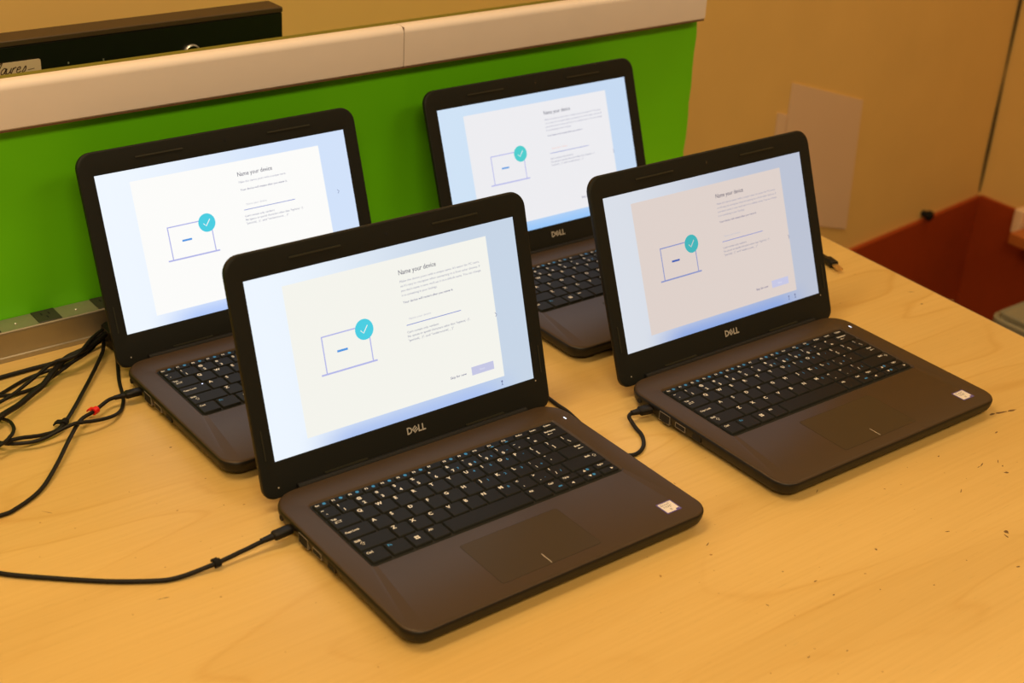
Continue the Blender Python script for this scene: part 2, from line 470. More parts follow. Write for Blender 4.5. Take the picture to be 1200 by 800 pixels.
PARA = ["Make this device yours with a unique name. It's easier for PC users,",
        "so it's easy to recognize when connecting to it from other devices. If",
        "you don't name it now, we'll set it to a default name. You can change",
        "it to something in your Settings."]
def make_screen_content(lap, disp, k, S):
    """flat picture elements of the setup window, shown on the display"""
    dz = .00010
    def sub(name, bm, mats): return obj(name, bm, mats, disp, smooth=False)
    bm = bmesh.new(); rect(bm, -.1113, .1118, .0360, .1772, dz); sub('window_card', bm, S['card'])
    z = dz*2
    long = len(S['lines']) > 1
    bm = bmesh.new(); add_text(bm, 'Name your device', .0088, .1610, z, .0046, .0420, bold=.002); sub('heading_text', bm, S['ink'])
    bm = bmesh.new()
    w4 = [.0915, .0918, .0918, .0400] if long else [.0575]
    for i, s in enumerate(S['lines']): add_text(bm, s, .0088, .1536-.0044*i, z, .0021, w4[i])
    sub('body_text', bm, S['grey'])
    by = .1336 if long else .1452
    bm = bmesh.new(); add_text(bm, 'Your device will restart after you name it.', .0090, by, z, .0021, .0572, bold=.004); sub('restart_notice', bm, S['ink2'])
    off = 0 if long else .0119
    bm = bmesh.new(); add_text(bm, 'Name your device', .0130, .1172+off, z, .0021, .0245); sub('input_hint', bm, S['hint'])
    bm = bmesh.new(); rect(bm, .0090, .0718, .1122+off, .1129+off, z); sub('input_line', bm, S['line'])
    bm = bmesh.new()
    for i, (s, w) in enumerate((("Can't contain only numbers", .0358), ('No spaces or special characters other than "hyphen( - )",', .0718), ('"period( . )", and "underscore( _ )"', .0520))):
        add_text(bm, s, .0088, .1048+off-.0040*i, z, .0021, w)
    sub('hint_text', bm, S['grey2'])
    bm = bmesh.new(); rect(bm, .0742, .1009, .0463, .0545, z)
    bt = sub('next_button', bm, [S['btn'], S['btntext']])
    bm = bmesh.new(); add_text(bm, 'Next', .0838, .0492, z*1.5, .0021, mi=0); sub('button_text', bm, S['btntext'])
    bm = bmesh.new(); add_text(bm, 'Skip for now', .0490, .0488, z, .0023, .0190, bold=.006); sub('skip_link', bm, S['ink2'])
    # laptop drawing with round tick badge
    bm = bmesh.new()
    t = .0012
    for a, b, c, d in ((-.0817, -.0312, .1225, .1225+t), (-.0817, -.0817+t, .0892, .1234), (-.0312-t, -.0312, .0892, .1234)): rect(bm, a, b, c, d, z)
    rect(bm, -.0868, -.0272, .0876, .0892, z); rect(bm, -.0674, -.0562, .1056, .1076, z, 1)
    sub('laptop_drawing', bm, [S['draw'], S['dash']])
    bm = bmesh.new(); disc(bm, -.0363, .1199, .0098, z*1.5, 0, 32)
    stroke(bm, [(-.0404, .1196), (-.0376, .1166), (-.0324, .1232)], .0009, z*2, 1)
    sub('tick_badge', bm, [S['badge'], S['card']])
    bm = bmesh.new()
    for x in ((.0978, .1080) if k == 'B' else (.1080,)):
        disc(bm, x, .0314, .0011, z, 0, 10); rect(bm, x-.0004, x+.0004, .0278, .0300, z); rect(bm, x-.0012, x+.0012, .0276, .0281, z)
    sub('corner_icons', bm, S['icon'])
    cx, cy = S['cursor']
    bm = bmesh.new(); stroke(bm, [(cx, cy), (cx+.0020, cy-.0022), (cx+.0004, cy-.0042)], .0006, z); sub('mouse_cursor', bm, S['icon'])

def make_laptop(k, loc, rz, ang, label, S, caps=False):
    t = empty('laptop', loc, rz); tag(t, label, 'laptop', 'open laptops on the table')
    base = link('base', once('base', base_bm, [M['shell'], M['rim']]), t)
    kb = link('keyboard', once('keyboard', well_bm, M['well']), t)
    for i, (x0, x1, y0, y1, leg) in enumerate(KEYS):
        link('key', once('key|%d' % i, lambda: key_bm(x0, x1, y0, y1, leg), [M['key'], M['white'], M['blue'], M['well']]), kb)
    if caps:
        bm = bmesh.new(); disc(bm, -.1112, -.0868, .0009, KT+.0001, 0, 10); obj('caps_lock_light', bm, M['capsled'], kb, smooth=False)
    def pad():
        bm = bmesh.new()
        loft(bm, [lvl(rrect(-.0624, .0442, -.2218, -.1588, .0028, 4), .0188), lvl(rrect(-.0624, .0442, -.2218, -.1588, .0028, 4), .01906)], mi=1)
        loft(bm, [lvl(rrect(-.0621, .0439, -.2215, -.1591, .0025, 4), .0189), lvl(rrect(-.0621, .0439, -.2215, -.1591, .0025, 4), .0191)], mi=0)
        rect(bm, -.0101, -.0094, -.2204, -.2062, .01916, 2); return bm
    link('touchpad', once('touchpad', pad, [M['pad'], M['well'], M['tick']]), t)
    def stk():
        bm = bmesh.new(); r2 = lambda g: rrect(.1229+g, .1405-g, -.2210+g, -.2045-g, .0006, 2)
        loft(bm, [lvl(r2(0), .0189), lvl(r2(0), .01912)], mi=1); flat(bm, r2(.0011), .01916, 0)
        add_text(bm, 'intel', .1262, -.2095, .0192, .0024, .0090, mi=2, bold=.01); add_text(bm, 'CORE', .1262, -.2134, .0192, .0022, .0085, mi=2); add_text(bm, 'i5', .1300, -.2178, .0192, .0026, mi=2, bold=.02)
        stroke(bm, [(.1316+.0064*math.cos(a/10), -.2086+.0027*math.sin(a/10)) for a in range(4, 58, 4)], .0003, .0192, 2)
        rect(bm, .1352, .1392, -.2199, -.2178, .01918, 1); return bm
    link('processor_sticker', once('processor_sticker', stk, [M['stk_white'], M['stk_blue'], M['stk_text']]), t)
    def led():
        bm = bmesh.new(); loft(bm, [lvl(rrect(.1510, .1524, -.0416, -.0372, .0006, 3), z) for z in (.0189, .01915)]); return bm
    link('power_light', once('power_light', led, M['led']), base)
    def foot(x, y):
        bm = bmesh.new(); loft(bm, [lvl(rrect(x-.016, x+.016, y-.0045, y+.0045, .004, 4), z) for z in (.0, .0046)]); return bm
    for i, (x, y) in enumerate(((-.11, -.205), (.11, -.205), (-.11, -.035), (.11, -.035))):
        link('foot', once('foot|%d' % i, lambda: foot(x, y), M['slot']), base)
    # left side sockets (thin frames set into the side wall)
    def port(y0, y1, z0, z1, kind):
        bm = bmesh.new(); X = -.16315
        def quad(a0, a1, b0, b1, d, mi):
            vs = [bm.verts.new((X-d, a, b)) for a, b in ((a1, b0), (a0, b0), (a0, b1), (a1, b1))]
            f = bm.faces.new(vs); f.material_index = mi
        # little block flush with the wall
        box(bm, X-.0002, X+.0040, y0, y1, z0, z1, 0)
        i = .0007
        quad(y0+i, y1-i, z0+i, z1-i, .00026, 1)
        if kind == 'eth': quad(y0+.004, y1-.004, z0+.0003, z0+i+.0002, .0003, 1)
        return bm
    link('ethernet_port', once('ethernet_port', lambda: port(-.0785, -.0628, .0060, .0158, 'eth'), [M['port'], M['dark']]), base)
    link('video_port', once('video_port', lambda: port(-.1010, -.0866, .0088, .0146, 'hd'), [M['port'], M['dark']]), base)
    link('usb_port', once('usb_port', lambda: port(-.1235, -.1112, .0090, .0142, 'usb'), [M['rim'], M['dark']]), base)
    def jack():
        bm = bmesh.new(); n = 14
        loft(bm, [[(x, -.0318+r*math.cos(2*math.pi*i/n), .0122-r*math.sin(2*math.pi*i/n)) for i in range(n)] for x, r in ((-.158, .0028), (-.16335, .0028), (-.16335, .0018))]); return bm
    link('round_socket', once('round_socket', jack, M['dark']), base)
    link('hinge', once('hinge', hinge_bm, M['slot']), t)
    # lid
    rot = (math.pi-ang, 0, 0)
    lid = link('lid', once('lid', lid_bm, [M['bezel'], M['rim']]), t, (0, 0, HINGE_Z), rot)
    for i, (a, b) in enumerate(((-.1008, -.0474), (.0520, .1050))): link('rubber_bumper', once('rubber_bumper|t%d' % i, lambda: slots_bm((a, b)), M['bumper']), lid)
    for i, (a, b) in enumerate(((-.1008, -.0548), (.0580, .1040))): link('rubber_bumper', once('rubber_bumper|b%d' % i, lambda: lowslot_bm(a, b), M['bumper']), lid)
    for i, a in enumerate((-.1560, .1560)): link('rubber_bumper', once('rubber_bumper|s%d' % i, lambda: sideslot_bm(a), M['bumper']), lid)
    link('logo', once('logo', logo_bm, M['logo']), lid)
    link('camera_lens', once('camera_lens', cam_bm, M['lens']), lid)
    def rivets():
        bm = bmesh.new()
        for x, y in ((-.1482, .0006), (.1478, .0216)): disc(bm, x, y, .0008, .00135, 0, 8)
        return bm
    link('bezel_dot', once('bezel_dot', rivets, M['tick']), lid)
    disp = link('display', once('display|'+k, panel_bm, S['bg']), t, (0, 0, HINGE_Z), rot)
    make_screen_content(t, disp, k, S)
    return t

def screen_set(k, left, right, bottom, card, soft=0.0, lines=PARA, cursor=(.1105, .1010), hint=(190, 190, 205)):
    """colours shown on one laptop's screen"""
    mixc = lambda a, b, t: tuple(x+(y-x)*t for x, y in zip(a, b))
    g = lambda n, c: glow('screen_%s_%s' % (n, k), lin(*c))
    i = lambda c: mixc(c, card, soft)
    return dict(bg=wallpaper(k, lin(*left), lin(*right), lin(*bottom)), card=g('card', card), ink=g('ink', i((70, 68, 96))), ink2=g('ink2', i((92, 92, 140))),
                grey=g('grey', i((150, 150, 176))), grey2=g('grey2', i((128, 130, 160))), hint=g('hint', i(hint)), line=g('line', i((120, 135, 205))),
                btn=g('button', i((196, 198, 228))), btntext=g('button_text', i((225, 225, 240))), draw=g('drawing', i((178, 182, 232))), dash=g('dash', i((80, 150, 225))),
                badge=g('badge', i((70, 205, 225))), icon=g('icon', i((110, 120, 160))), lines=lines, cursor=cursor)

SA = screen_set('A', (236, 245, 255), (197, 212, 230), (170, 193, 240), (243, 243, 236))
SC_ = screen_set('C', (238, 246, 255), (208, 225, 250), (175, 200, 250), (251, 251, 249), lines=[PARA[0][:42]], cursor=(.1262, .1250))
SB = screen_set('B', (216, 222, 232), (186, 194, 212), (140, 168, 226), (221, 208, 202), cursor=(.30, .1))
SB['cursor'] = (.1100, .1000); SB['badge'] = glow('screen_badge_teal', lin(60, 180, 185)); SB['dash'] = glow('screen_dash_navy', lin(60, 95, 180)); SB['draw'] = glow('screen_drawing_navy', lin(140, 150, 200))
SD = screen_set('D', (206, 226, 246), (196, 217, 242), (150, 198, 250), (236, 236, 240), soft=.1, hint=(240, 195, 185))
SD['badge'] = glow('screen_badge_green', lin(75, 205, 205))

make_laptop('A', (0, 0, 0), 0, R(107.31), 'open black laptop nearest the camera, its screen overlapping two other laptops', SA)
make_laptop('B', (.41071, -.01377, 0), R(-.407), R(111.67), 'open black laptop at the right with a dimmer pinkish screen, near the table edge', SB)
make_laptop('C', (-.00848, .29713, 0), R(.652), R(108.62), 'open black laptop at the left, by the outlet strip and the pile of cords', SC_, caps=True)
make_laptop('D', (.41815, .30201, 0), R(-.132), R(110.16), 'open black laptop farthest back, in front of the green panel at centre', SD)

# ------------------------------------------------------------------ table
tb = empty('table', (0, 0, 0)); tag(tb, 'maple laminate table with dark scuffs that all four laptops stand on', 'table')
TOP = [(-1.05, -.62), (.7192, -.62), (.7545, -.159), (.7760, .17), (.7900, .4395), (-1.05, .4395)]
def off(pts, d):
    c = Vector((sum(p[0] for p in pts)/len(pts), sum(p[1] for p in pts)/len(pts)))
    return [tuple(Vector(p)+(Vector(p)-c).normalized()*d) for p in pts]
bm = bmesh.new()
loft(bm, [lvl(TOP, -.030), lvl(TOP, -.001), lvl(off(TOP, -.001), 0)])
for x, y, w, h, a in ((.4696, -.3085, .012, .0016, 20), (.4888, -.3137, .008, .0012, 40), (.4782, -.3314, .006, .0040, -30), (.4451, -.2746, .004, .002, 20), (.4115, -.3272, .009, .001, 30),
                      (.390, -.3943, .006, .005, 60), (.384, -.398, .007, .002, 80), (.3434, -.3635, .005, .0015, -20), (.2646, -.3455, .003, .003, 50), (.3207, -.4015, .0018, .0015, 0), (.3521, -.4334, .005, .0018, -10),
                      (.1685, -.3218, .002, .002, 0), (.1822, -.3472, .005, .0014, 0), (.1807, -.3692, .003, .0018, 0), (.2207, -.3864, .003, .0015, 30), (.2657, -.4084, .002, .0015, 0), (.1224, -.3474, .0016, .004, 20),
                      (.101, -.4128, .004, .0012, 0), (.1337, -.4251, .0025, .0015, 0), (.1413, -.2561, .007, .0011, 25), (.2919, -.2505, .008, .0007, 30), (.5365, -.2773, .007, .0018, 10), (.4633, -.3094, .005, .001, 10), (.4857, -.3215, .004, .0014, 30),
                      (.5655, -.2515, .011, .0030, -8), (.5770, -.2545, .018, .0036, -12), (.5900, -.2580, .014, .0046, -14), (.7383, -.0057, .010, .0012, -30), (.7212, -.035, .005, .003, 0), (.7653, -.0475, .008, .003, -70),
                      (-.1848, .1445, .003, .002, 0), (-.2879, -.0655, .006, .001, -20), (-.2934, -.0645, .006, .0008, -20), (-.3224, .1029, .012, .0006, -50)):
    c, s = math.cos(R(a)), math.sin(R(a)); n = 9
    pts = []
    for i in range(n):
        q = 2*math.pi*i/n; r = random.uniform(.55, 1.1)
        px, py = w/2*math.cos(q)*r, h/2*math.sin(q)*r
        pts.append((x+c*px-s*py, y+s*px+c*py))
    flat(bm, pts, .00006, 1)
obj('tabletop', bm, [M['wood'], M['scuff']], tb, smooth=False)
bm = bmesh.new()
E0, E1 = [(.7192, -.62), (.7545, -.159), (.7760, .17), (.7900, .4395)], .0022
loft(bm, [lvl([(x, y) for x, y in E0]+[(x+E1, y) for x, y in reversed(E0)], z) for z in (-.0305, -.0010)])
bmesh.ops.recalc_face_normals(bm, faces=bm.faces)
obj('edge_band', bm, M['edge'], tb, smooth=False)
for x, y in ((-.98, -.55), (.66, -.55), (-.98, .36), (.68, .36)):
    bm = bmesh.new(); box(bm, x-.025, x+.025, y-.025, y+.025, -.86, -.0302, bev=.004); obj('leg', bm, M['cover'], tb)

# ------------------------------------------------------------------ green panel with cream cap, behind the table
pn = empty('desk_partition', (0, .4395, 0)); tag(pn, 'bright green partition panel with a cream cap rail behind the laptops', 'partition')
bm = bmesh.new()
xs = [.739+.0012*math.sin(i*2.3)+random.uniform(-.0006, .0006) for i in range(13)]
n = len(xs); Z0, Z1 = .0006, .2915
fr, bk = [], []
outline = [(-1.2, Z0)]+[(xs[i]+.004*(1-i/(n-1)), Z0+(Z1-Z0)*i/(n-1)) for i in range(n)]+[(-1.2, Z1)]
loft(bm, [[(x, -.0215, z) for x, z in outline], [(x, -.0095, z) for x, z in outline]])
obj('panel', bm, M['green'], pn, smooth=False)
bm = bmesh.new(); box(bm, -1.2, .7375, -.0213, -.0095, .2916, .2928, bev=.0005); obj('toned_edge', bm, M['olive'], pn)['label'] = 'added olive strip holding down the brightness of the top edge'  # added strip; its darker olive offsets strong light on the panel top
def cap_profile(x):
    y0, y1, z0, z1 = -.0400, -.0218, .2455, .2950; r = .009
    pts = [(x, y1, z0), (x, y0+.002, z0), (x, y0, z0+.002)]
    for i in range(7):
        a = R(180-90*i/6); pts.append((x, y0+r+r*math.cos(a), z1-r+r*math.sin(a)*.9))
    pts.append((x, y1, z1-.0018)); return pts
for a, b in ((-1.2, .2441), (.2451, .7345)):
    bm = bmesh.new(); loft(bm, [cap_profile(a), cap_profile(b)]); bmesh.ops.recalc_face_normals(bm, faces=bm.faces)
    obj('cap_rail', bm, M['trim'], pn)
bm = bmesh.new(); box(bm, .24405, .24515, -.0390, -.0222, .2460, .2930); obj('rail_joint', bm, M['gap'], pn, smooth=False)
bm = bmesh.new(); box(bm, -1.2, .7340, -.0392, -.0217, .2440, .24545); obj('rail_lining', bm, M['gap'], pn, smooth=False)

# ------------------------------------------------------------------ metal outlet strip
st = empty('outlet_strip', (0, .403, 0)); tag(st, 'long metal outlet strip lying along the foot of the green panel', 'outlet strip')
bm = bmesh.new()
prof = [(-.0150, .0), (-.0150, .0050), (-.0140, .0062), (-.0140, .0290), (-.0152, .0310), (-.0152, .0340), (-.0142, .0350), (.0140, .0350), (.0146, .0340), (.0146, 0)]
loft(bm, [[(x, y, z+.0002) for y, z in prof] for x in (-.95, .52)]); bmesh.ops.recalc_face_normals(bm, faces=bm.faces)
obj('channel', bm, M['alu'], st)
for x in (-.352, -.2685, -.2030, -.1375):
    bm = bmesh.new(); box(bm, x-.0127, x+.0127, -.0132, .0140, .0348, .0362, bev=.0008)
    cv = obj('outlet_cover', bm, M['cover'], st)
    bm = bmesh.new()
    for dx, dy in ((-.004, .004), (.004, .004), (0, -.004)): box(bm, x+dx-.0008, x+dx+.0008, dy-.0025, dy+.0025, .03625, .0364)
    obj('outlet_slot', bm, M['dark'], cv, smooth=False)
for x in (-.310, -.2367, -.1709):
    bm = bmesh.new(); nn = 10
    loft(bm, [[(x+r*math.cos(2*math.pi*i/nn), -.0008+r*math.sin(2*math.pi*i/nn), z) for i in range(nn)] for r, z in ((.0017, .0350), (.0017, .0357), (.0009, .0362))])
    obj('screw', bm, M['silver'], st)

# ------------------------------------------------------------------ cords
LAID = []
def lay(path, r):
    """lift a cord where it crosses the ones laid before it, easing up and down"""
    zs = [p.z for p in path]; need = [0.0]*len(path)
    for i, p in enumerate(path):
        for q, rq in LAID:
            d2 = (p.x-q.x)**2+(p.y-q.y)**2; s = r+rq+.0004
            if d2 < s*s: need[i] = max(need[i], q.z+math.sqrt(s*s-d2))
    acc = [0]*(len(path)+1)
    for i in range(1, len(path)): acc[i] = acc[i-1]+(path[i]-path[i-1]).length
    for i, p in enumerate(path):
        z = max(zs[i], need[i])
        for j in range(len(path)):
            if need[j] > zs[j]: z = max(z, need[j]-.22*max(0, abs(acc[i]-acc[j])-.004))
        p.z = z
    for _ in range(3):                       # soften the ramps, never sinking below what is needed
        zz = [p.z for p in path]
        for i, p in enumerate(path):
            w = zz[max(0, i-4):i+5]; p.z = max(need[i], r*1.02, sum(w)/len(w))
    LAID.extend((p.copy(), r) for p in path)
    return path

def cord(name, pts, r, label, group='black cords on the table'):
    path = spline(pts, 8); d = [path[0]]
    for p in path[1:]:                       # even, fine steps
        n = max(1, int((p-d[-1]).length/.0012)); a = d[-1].copy()
        d.extend(a.lerp(p, k/n) for k in range(1, n+1))
    bm = bmesh.new(); tube(bm, lay(d, r), r)
    o = obj(name, bm, M['cord']); tag(o, label, 'cord', group); return o

def plug(parent, a, b, w, h, r0, name='plug'):
    """moulded plug body from a (socket end) to b (cord end)"""
    a, b = Vector(a), Vector(b); d = (b-a); L = d.length; bm = bmesh.new()
    def sec(s, ww, hh):
        t = d.normalized(); side = t.cross(Vector((0, 0, 1))).normalized(); up = side.cross(t)
        return [a+t*s*L+side*x+up*y for x, y in rrect(-ww/2, ww/2, -hh/2, hh/2, min(ww, hh)*.3, 3)]
    loft(bm, [sec(0, w*.9, h*.9), sec(.03, w, h), sec(.55, w, h), sec(.60, w*.82, h*.85), sec(.62, w*.62, h*.66), sec(.97, w*.5, h*.55), sec(1.0, r0*2.1, r0*2.1)])
    bmesh.ops.recalc_face_normals(bm, faces=bm.faces)
    return obj(name, bm, M['cord'], parent)

def cable_tie(parent, p, t, r, mat, label=None, tail=(.006, -.007), size=1.0):
    p = Vector(p); t = Vector(t).normalized(); side = t.cross(Vector((0, 0, 1))).normalized(); up = side.cross(t)
    bm = bmesh.new(); w = .0022*size; n = 14
    loops = [[p+t*s+(side*math.cos(2*math.pi*i/n)+up*math.sin(2*math.pi*i/n))*rr for i in range(n)] for s, rr in ((-w, r*.98), (-w, r*1.55), (w, r*1.55), (w, r*.98))]
    loft(bm, loops)
    # free end of the strap
    e = [p+side*r*1.2+up*r*.4, p+side*(r+.003*size)+up*(r*.2), p+side*tail[0]*size+up*(-r*.9)]
    for a, b in zip(e, e[1:]):
        dd = (b-a).normalized(); nn = dd.cross(t).normalized()*.0007
        v = [[a-t*w*.9+nn, a+t*w*.9+nn, a+t*w*.9-nn, a-t*w*.9-nn], [b-t*w*.9+nn, b+t*w*.9+nn, b+t*w*.9-nn, b-t*w*.9-nn]]
        loft(bm, v)
    bmesh.ops.recalc_face_normals(bm, faces=bm.faces)
    o = obj('cable_tie', bm, mat, parent)
    if label: o['label'] = label
    return o

CA = [(-.1905, -.0507, .0104), (-.2000, -.0512, .0090), (-.2128, -.0515, .0075), (-.2354, -.0522, .0055), (-.26, -.0505, .003), (-.2733, -.0486, .0024), (-.2852, -.044, .0024), (-.3124, -.0275, .0024),
      (-.3382, -.008, .0024), (-.3734, .0214, .0024), (-.388, .0355, .0024), (-.4063, .0578, .0024), (-.47, .16, .0024)]
c = cord('charger_cord', CA, .0021, 'thin black charger cord plugged into the front laptop, running off at left')
plug(c, (-.1630, -.0493, .0112), (-.1930, -.0508, .0102), .0098, .0066, .0022)
cable_tie(c, (-.2354, -.0522, .0055), (-1, .0, -.06), .0024, M['tie'], size=1.25)

C1 = [(-.1950, .2438, .0105), (-.2000, .2437, .0105), (-.2068, .2418, .01), (-.2248, .2301, .01), (-.2418, .2211, .01), (-.2612, .1975, .0105), (-.292, .1595, .006), (-.3169, .1341, .003), (-.344, .1193, .0022), (-.359, .1165, .0022), (-.41, .118, .0022)]
c = cord('charger_cord', C1, .0020, 'black charger cord with a red tie, plugged into the left laptop')
plug(c, (-.1708, .2415, .0112), (-.1975, .2438, .0104), .0095, .0064, .0021)
cable_tie(c, (-.2235, .2308, .0100), (-1, -.55, 0), .0024, M['red'], 'red cable tie', size=1.35)

C2 = [(-.1330, .405-.020, .0022), (-.1430, .3680, .0022), (-.1583, .3291, .0022), (-.1745, .287, .0022), (-.1875, .2471, .0022), (-.2048, .2218, .0022), (-.2288, .2107, .0022), (-.2569, .2101, .0022), (-.2877, .2093, .0067), (-.3112, .2171, .0078), (-.3194, .2258, .0075), (-.335, .2466, .0030), (-.36, .27, .0022)]
cord('power_cable', C2, .0019, 'black cord curving round the plug of the left laptop, passing under the red-tied cord')
C3 = [(-.1593, .3607, .012), (-.1647, .348, .012), (-.1746, .3324, .01), (-.212, .2844, .006), (-.2557, .2299, .0058), (-.2804, .219, .0036), (-.3004, .2172, .0022), (-.323, .2173, .0022), (-.343, .2234, .0022), (-.38, .236, .0022)]
c = cord('power_cable', C3, .0020, 'black cord with a black tie, sloping down from the outlet strip')
cable_tie(c, (-.2545, .2314, .0058), (-.6, -.8, 0), .0023, M['tie'], size=1.7)
C4 = [(-.352, .325, .003), (-.3166, .3, .003), (-.3025, .2744, .0024), (-.2984, .2589, .0022), (-.3021, .2352, .0022), (-.3110, .2180, .0030), (-.3245, .2100, .0040), (-.3468, .2060, .003), (-.38, .2000, .0022)]
cord('power_cable', C4, .0018, 'short black cord loop at the left edge, below the twisted bundle')
Aa = [(-.1500, .3745, .0075), (-.1718, .3665, .006), (-.1982, .3570, .004), (-.2319, .3575, .0022), (-.2737, .3560, .0022), (-.2983, .3537, .0022), (-.37, .352, .0022)]
Ab = [(-.1560, .3630, .0130), (-.1818, .3461, .0115), (-.2104, .3341, .0100), (-.2339, .3394, .005), (-.2551, .3386, .0022), (-.2849, .3234, .0022), (-.3137, .3088, .0022), (-.37, .285, .0022)]
Ac = [(-.1580, .3605, .0070), (-.1802, .3457, .0060), (-.203, .3322, .0055), (-.2421, .3188, .0022), (-.2678, .3156, .0022), (-.2882, .3142, .0022), (-.3111, .3164, .0022), (-.37, .326, .0022)]
Ad = [(-.1590, .3545, .016), (-.1869, .3383, .0155), (-.2149, .3323, .0145), (-.2457, .3078, .0090), (-.2623, .2968, .0080), (-.2839, .282, .006), (-.3055, .2658, .0036), (-.334, .2492, .0032), (-.39, .215, .0032)]
Ae = [(-.1610, .3560, .0022), (-.1763, .3454, .0022), (-.2011, .327, .0022), (-.2262, .3276, .0022), (-.2601, .3133, .0068), (-.2926, .3007, .0068), (-.3179, .2962, .004), (-.38, .285, .0022)]
cord('power_cable', Aa, .0024, 'uppermost black cord of the bundle, lying nearest the outlet strip')
cord('power_cable', Ab, .0019, 'black cord second from the outlet strip in the bundle at left')
cord('power_cable', Ac, .0019, 'black cord in the middle of the bundle at left, flat on the table')
cord('power_cable', Ad, .0031, 'thick black cord crossing down over the bundle at left')
cord('power_cable', Ae, .0019, 'lowest black cord of the bundle before it passes under the thick one')
CB = [(.2275, -.0572, .0108), (.2225, -.0580, .0098), (.2201, -.0598, .009), (.2202, -.0629, .006), (.2176, -.0735, .0035), (.2157, -.0835, .0024), (.2104, -.0932, .0024), (.2022, -.1024, .0024), (.1914, -.1085, .0024), (.1815, -.1090, .0024),
      (.1745, -.1020, .0024), (.1730, -.0800, .0024), (.1765, -.0400, .0024), (.1811, -.0093, .0024), (.181, .0073, .0024), (.1830, .0308, .0024), (.19, .06, .0024), (.16, .12, .0024), (.08, .14, .0024)]
c = cord('charger_cord', CB, .0021, 'black charger cord of the right laptop, bending down beside the front laptop')
plug(c, (.2470, -.0620, .0112), (.2250, -.0575, .0108), .0110, .0070, .0022)
US = [(.7160, .1230, .0052), (.7150, .15, .0030), (.69, .20, .0022), (.62, .225, .0022), (.52, .19, .0022), (.45, .13, .0022)]
c = cord('usb_cord', US, .0020, 'black cord with a bare metal plug, lying behind the right laptop', None)
plug(c, (.7065, .0935, .0058), (.7160, .1240, .0052), .0120, .0085, .0021)
bm = bmesh.new(); a, b = Vector((.7015, .0790, .0058)), Vector((.7067, .0940, .0058)); d = (b-a).normalized(); s = d.cross(Vector((0, 0, 1))).normalized()*.0035; u = Vector((0, 0, .0014))
loft(bm, [[q-s-u, q+s-u, q+s+u, q-s+u] for q in (a, b)]); bmesh.ops.recalc_face_normals(bm, faces=bm.faces)
obj('plug_tip', bm, M['gold'], c, smooth=False)['label'] = 'brass coloured plug tip'

bm = bmesh.new(); box(bm, -.0420, .0420, -.0180, .0180, .0003, .0250, bev=.004, n=3)
ad = obj('power_adapter', bm, M['cord'], None, (-.112, .3630, 0), (0, 0, R(2))); tag(ad, 'black power adapter block half hidden behind the left laptop, where the cords meet', 'power adapter')

# ------------------------------------------------------------------ behind the green panel
rt = empty('rear_counter', (0, .515, 0)); tag(rt, 'counter behind the green partition, carrying the black case', 'counter')
bm = bmesh.new(); box(bm, -.60, .56, -.073, .078, -.030, 0, bev=.002); obj('countertop', bm, M['edge'], rt)
for x in (-.56, .52):
    bm = bmesh.new(); box(bm, x-.02, x+.02, -.05, .05, -.86, -.0302, bev=.003); obj('leg', bm, M['cover'], rt)

bc = empty('black_case', (-.0600, .5700, 0)); tag(bc, 'slim black case with a name card, behind the partition at upper left', 'case')
bm = bmesh.new(); box(bm, -.34, .2290, -.0200, .0120, .0003, .2840, bev=.0016); obj('body', bm, M['blackbox'], bc)
bm = bmesh.new(); box(bm, -.34, .2295, -.0205, .0140, .2842, .2905, bev=.0012); obj('lid', bm, M['lit_boxtop'], bc)
bm = bmesh.new(); n = 28
loft(bm, [[(.1090+r*math.cos(2*math.pi*i/n), y, .2495+r*math.sin(2*math.pi*i/n)) for i in range(n)] for r, y in ((.0108, -.0200), (.0108, -.0225), (.0098, -.0240), (.0088, -.0225), (.0088, -.0200))], cap0=False, cap1=False)
bmesh.ops.recalc_face_normals(bm, faces=bm.faces)
obj('metal_ring', bm, M['silver'], bc)['label'] = 'silver ring'
bm = bmesh.new(); box(bm, -.0400, -.0385, -.0209, -.0199, .2570, .2590); box(bm, .0005, .0020, -.0209, -.0199, .2555, .2575); obj('rivet', bm, M['silver'], bc, smooth=False)
cd = empty('name_card', (-.1320, .5490, 0)); tag(cd, 'small cream card with brown handwriting on the front of the black case', 'card')
bm = bmesh.new(); pts = rrect(-.115, .0015, .2280, .2675, .002, 4)
loft(bm, [[(x, 0, z) for x, z in pts], [(x, -.0008, z) for x, z in pts]]); bmesh.ops.recalc_face_normals(bm, faces=bm.faces)
obj('card_sheet', bm, M['card'], cd, smooth=False)
def hand(s, x, y, sc, sh=.35):
    """joined-up handwriting as a list of strokes"""
    G = {'J': [[(.1, .2), (-.25, -.25), (-.1, -.4), (.25, .2), (.55, 1.25), (.25, 1.05)]],
         'a': [[(.55, .55), (.3, .65), (.05, .3), (.15, 0), (.4, .12), (.55, .6), (.5, .1), (.7, 0)]],
         'u': [[(0, .6), (.02, .15), (.2, 0), (.42, .2), (.5, .6), (.48, .1), (.7, 0)]],
         'r': [[(0, 0), (.12, .6), (.1, .4), (.3, .62), (.45, .55)]],
         'e': [[(.05, .3), (.4, .4), (.35, .62), (.1, .5), (.08, .1), (.3, -.02), (.55, .15)]],
         's': [[(.1, .1), (.35, .65), (.42, .2), (.2, -.05), (.05, .1)]]}
    out = []
    for c in s:
        for st_ in G[c]: out.append([((x+px*sc+sh*py*sc), y+py*sc) for px, py in st_])
        x += sc*(.62 if c != 'r' else .5)
    return out
bm = bmesh.new()
for st_ in hand('Jaures', -.0500, .2555, .0098):
    pp = [(v.x, v.y) for v in spline([(a, b, 0) for a, b in st_], 5)]
    stroke(bm, pp, .0011, .0009)
stroke(bm, [(-.0135, .2570), (-.0060, .2578)], .0007, .0009)
for i in range(16): rect(bm, -.0520+i*.0021, -.0520+i*.0021+.0014, .2522, .2533, .0009)
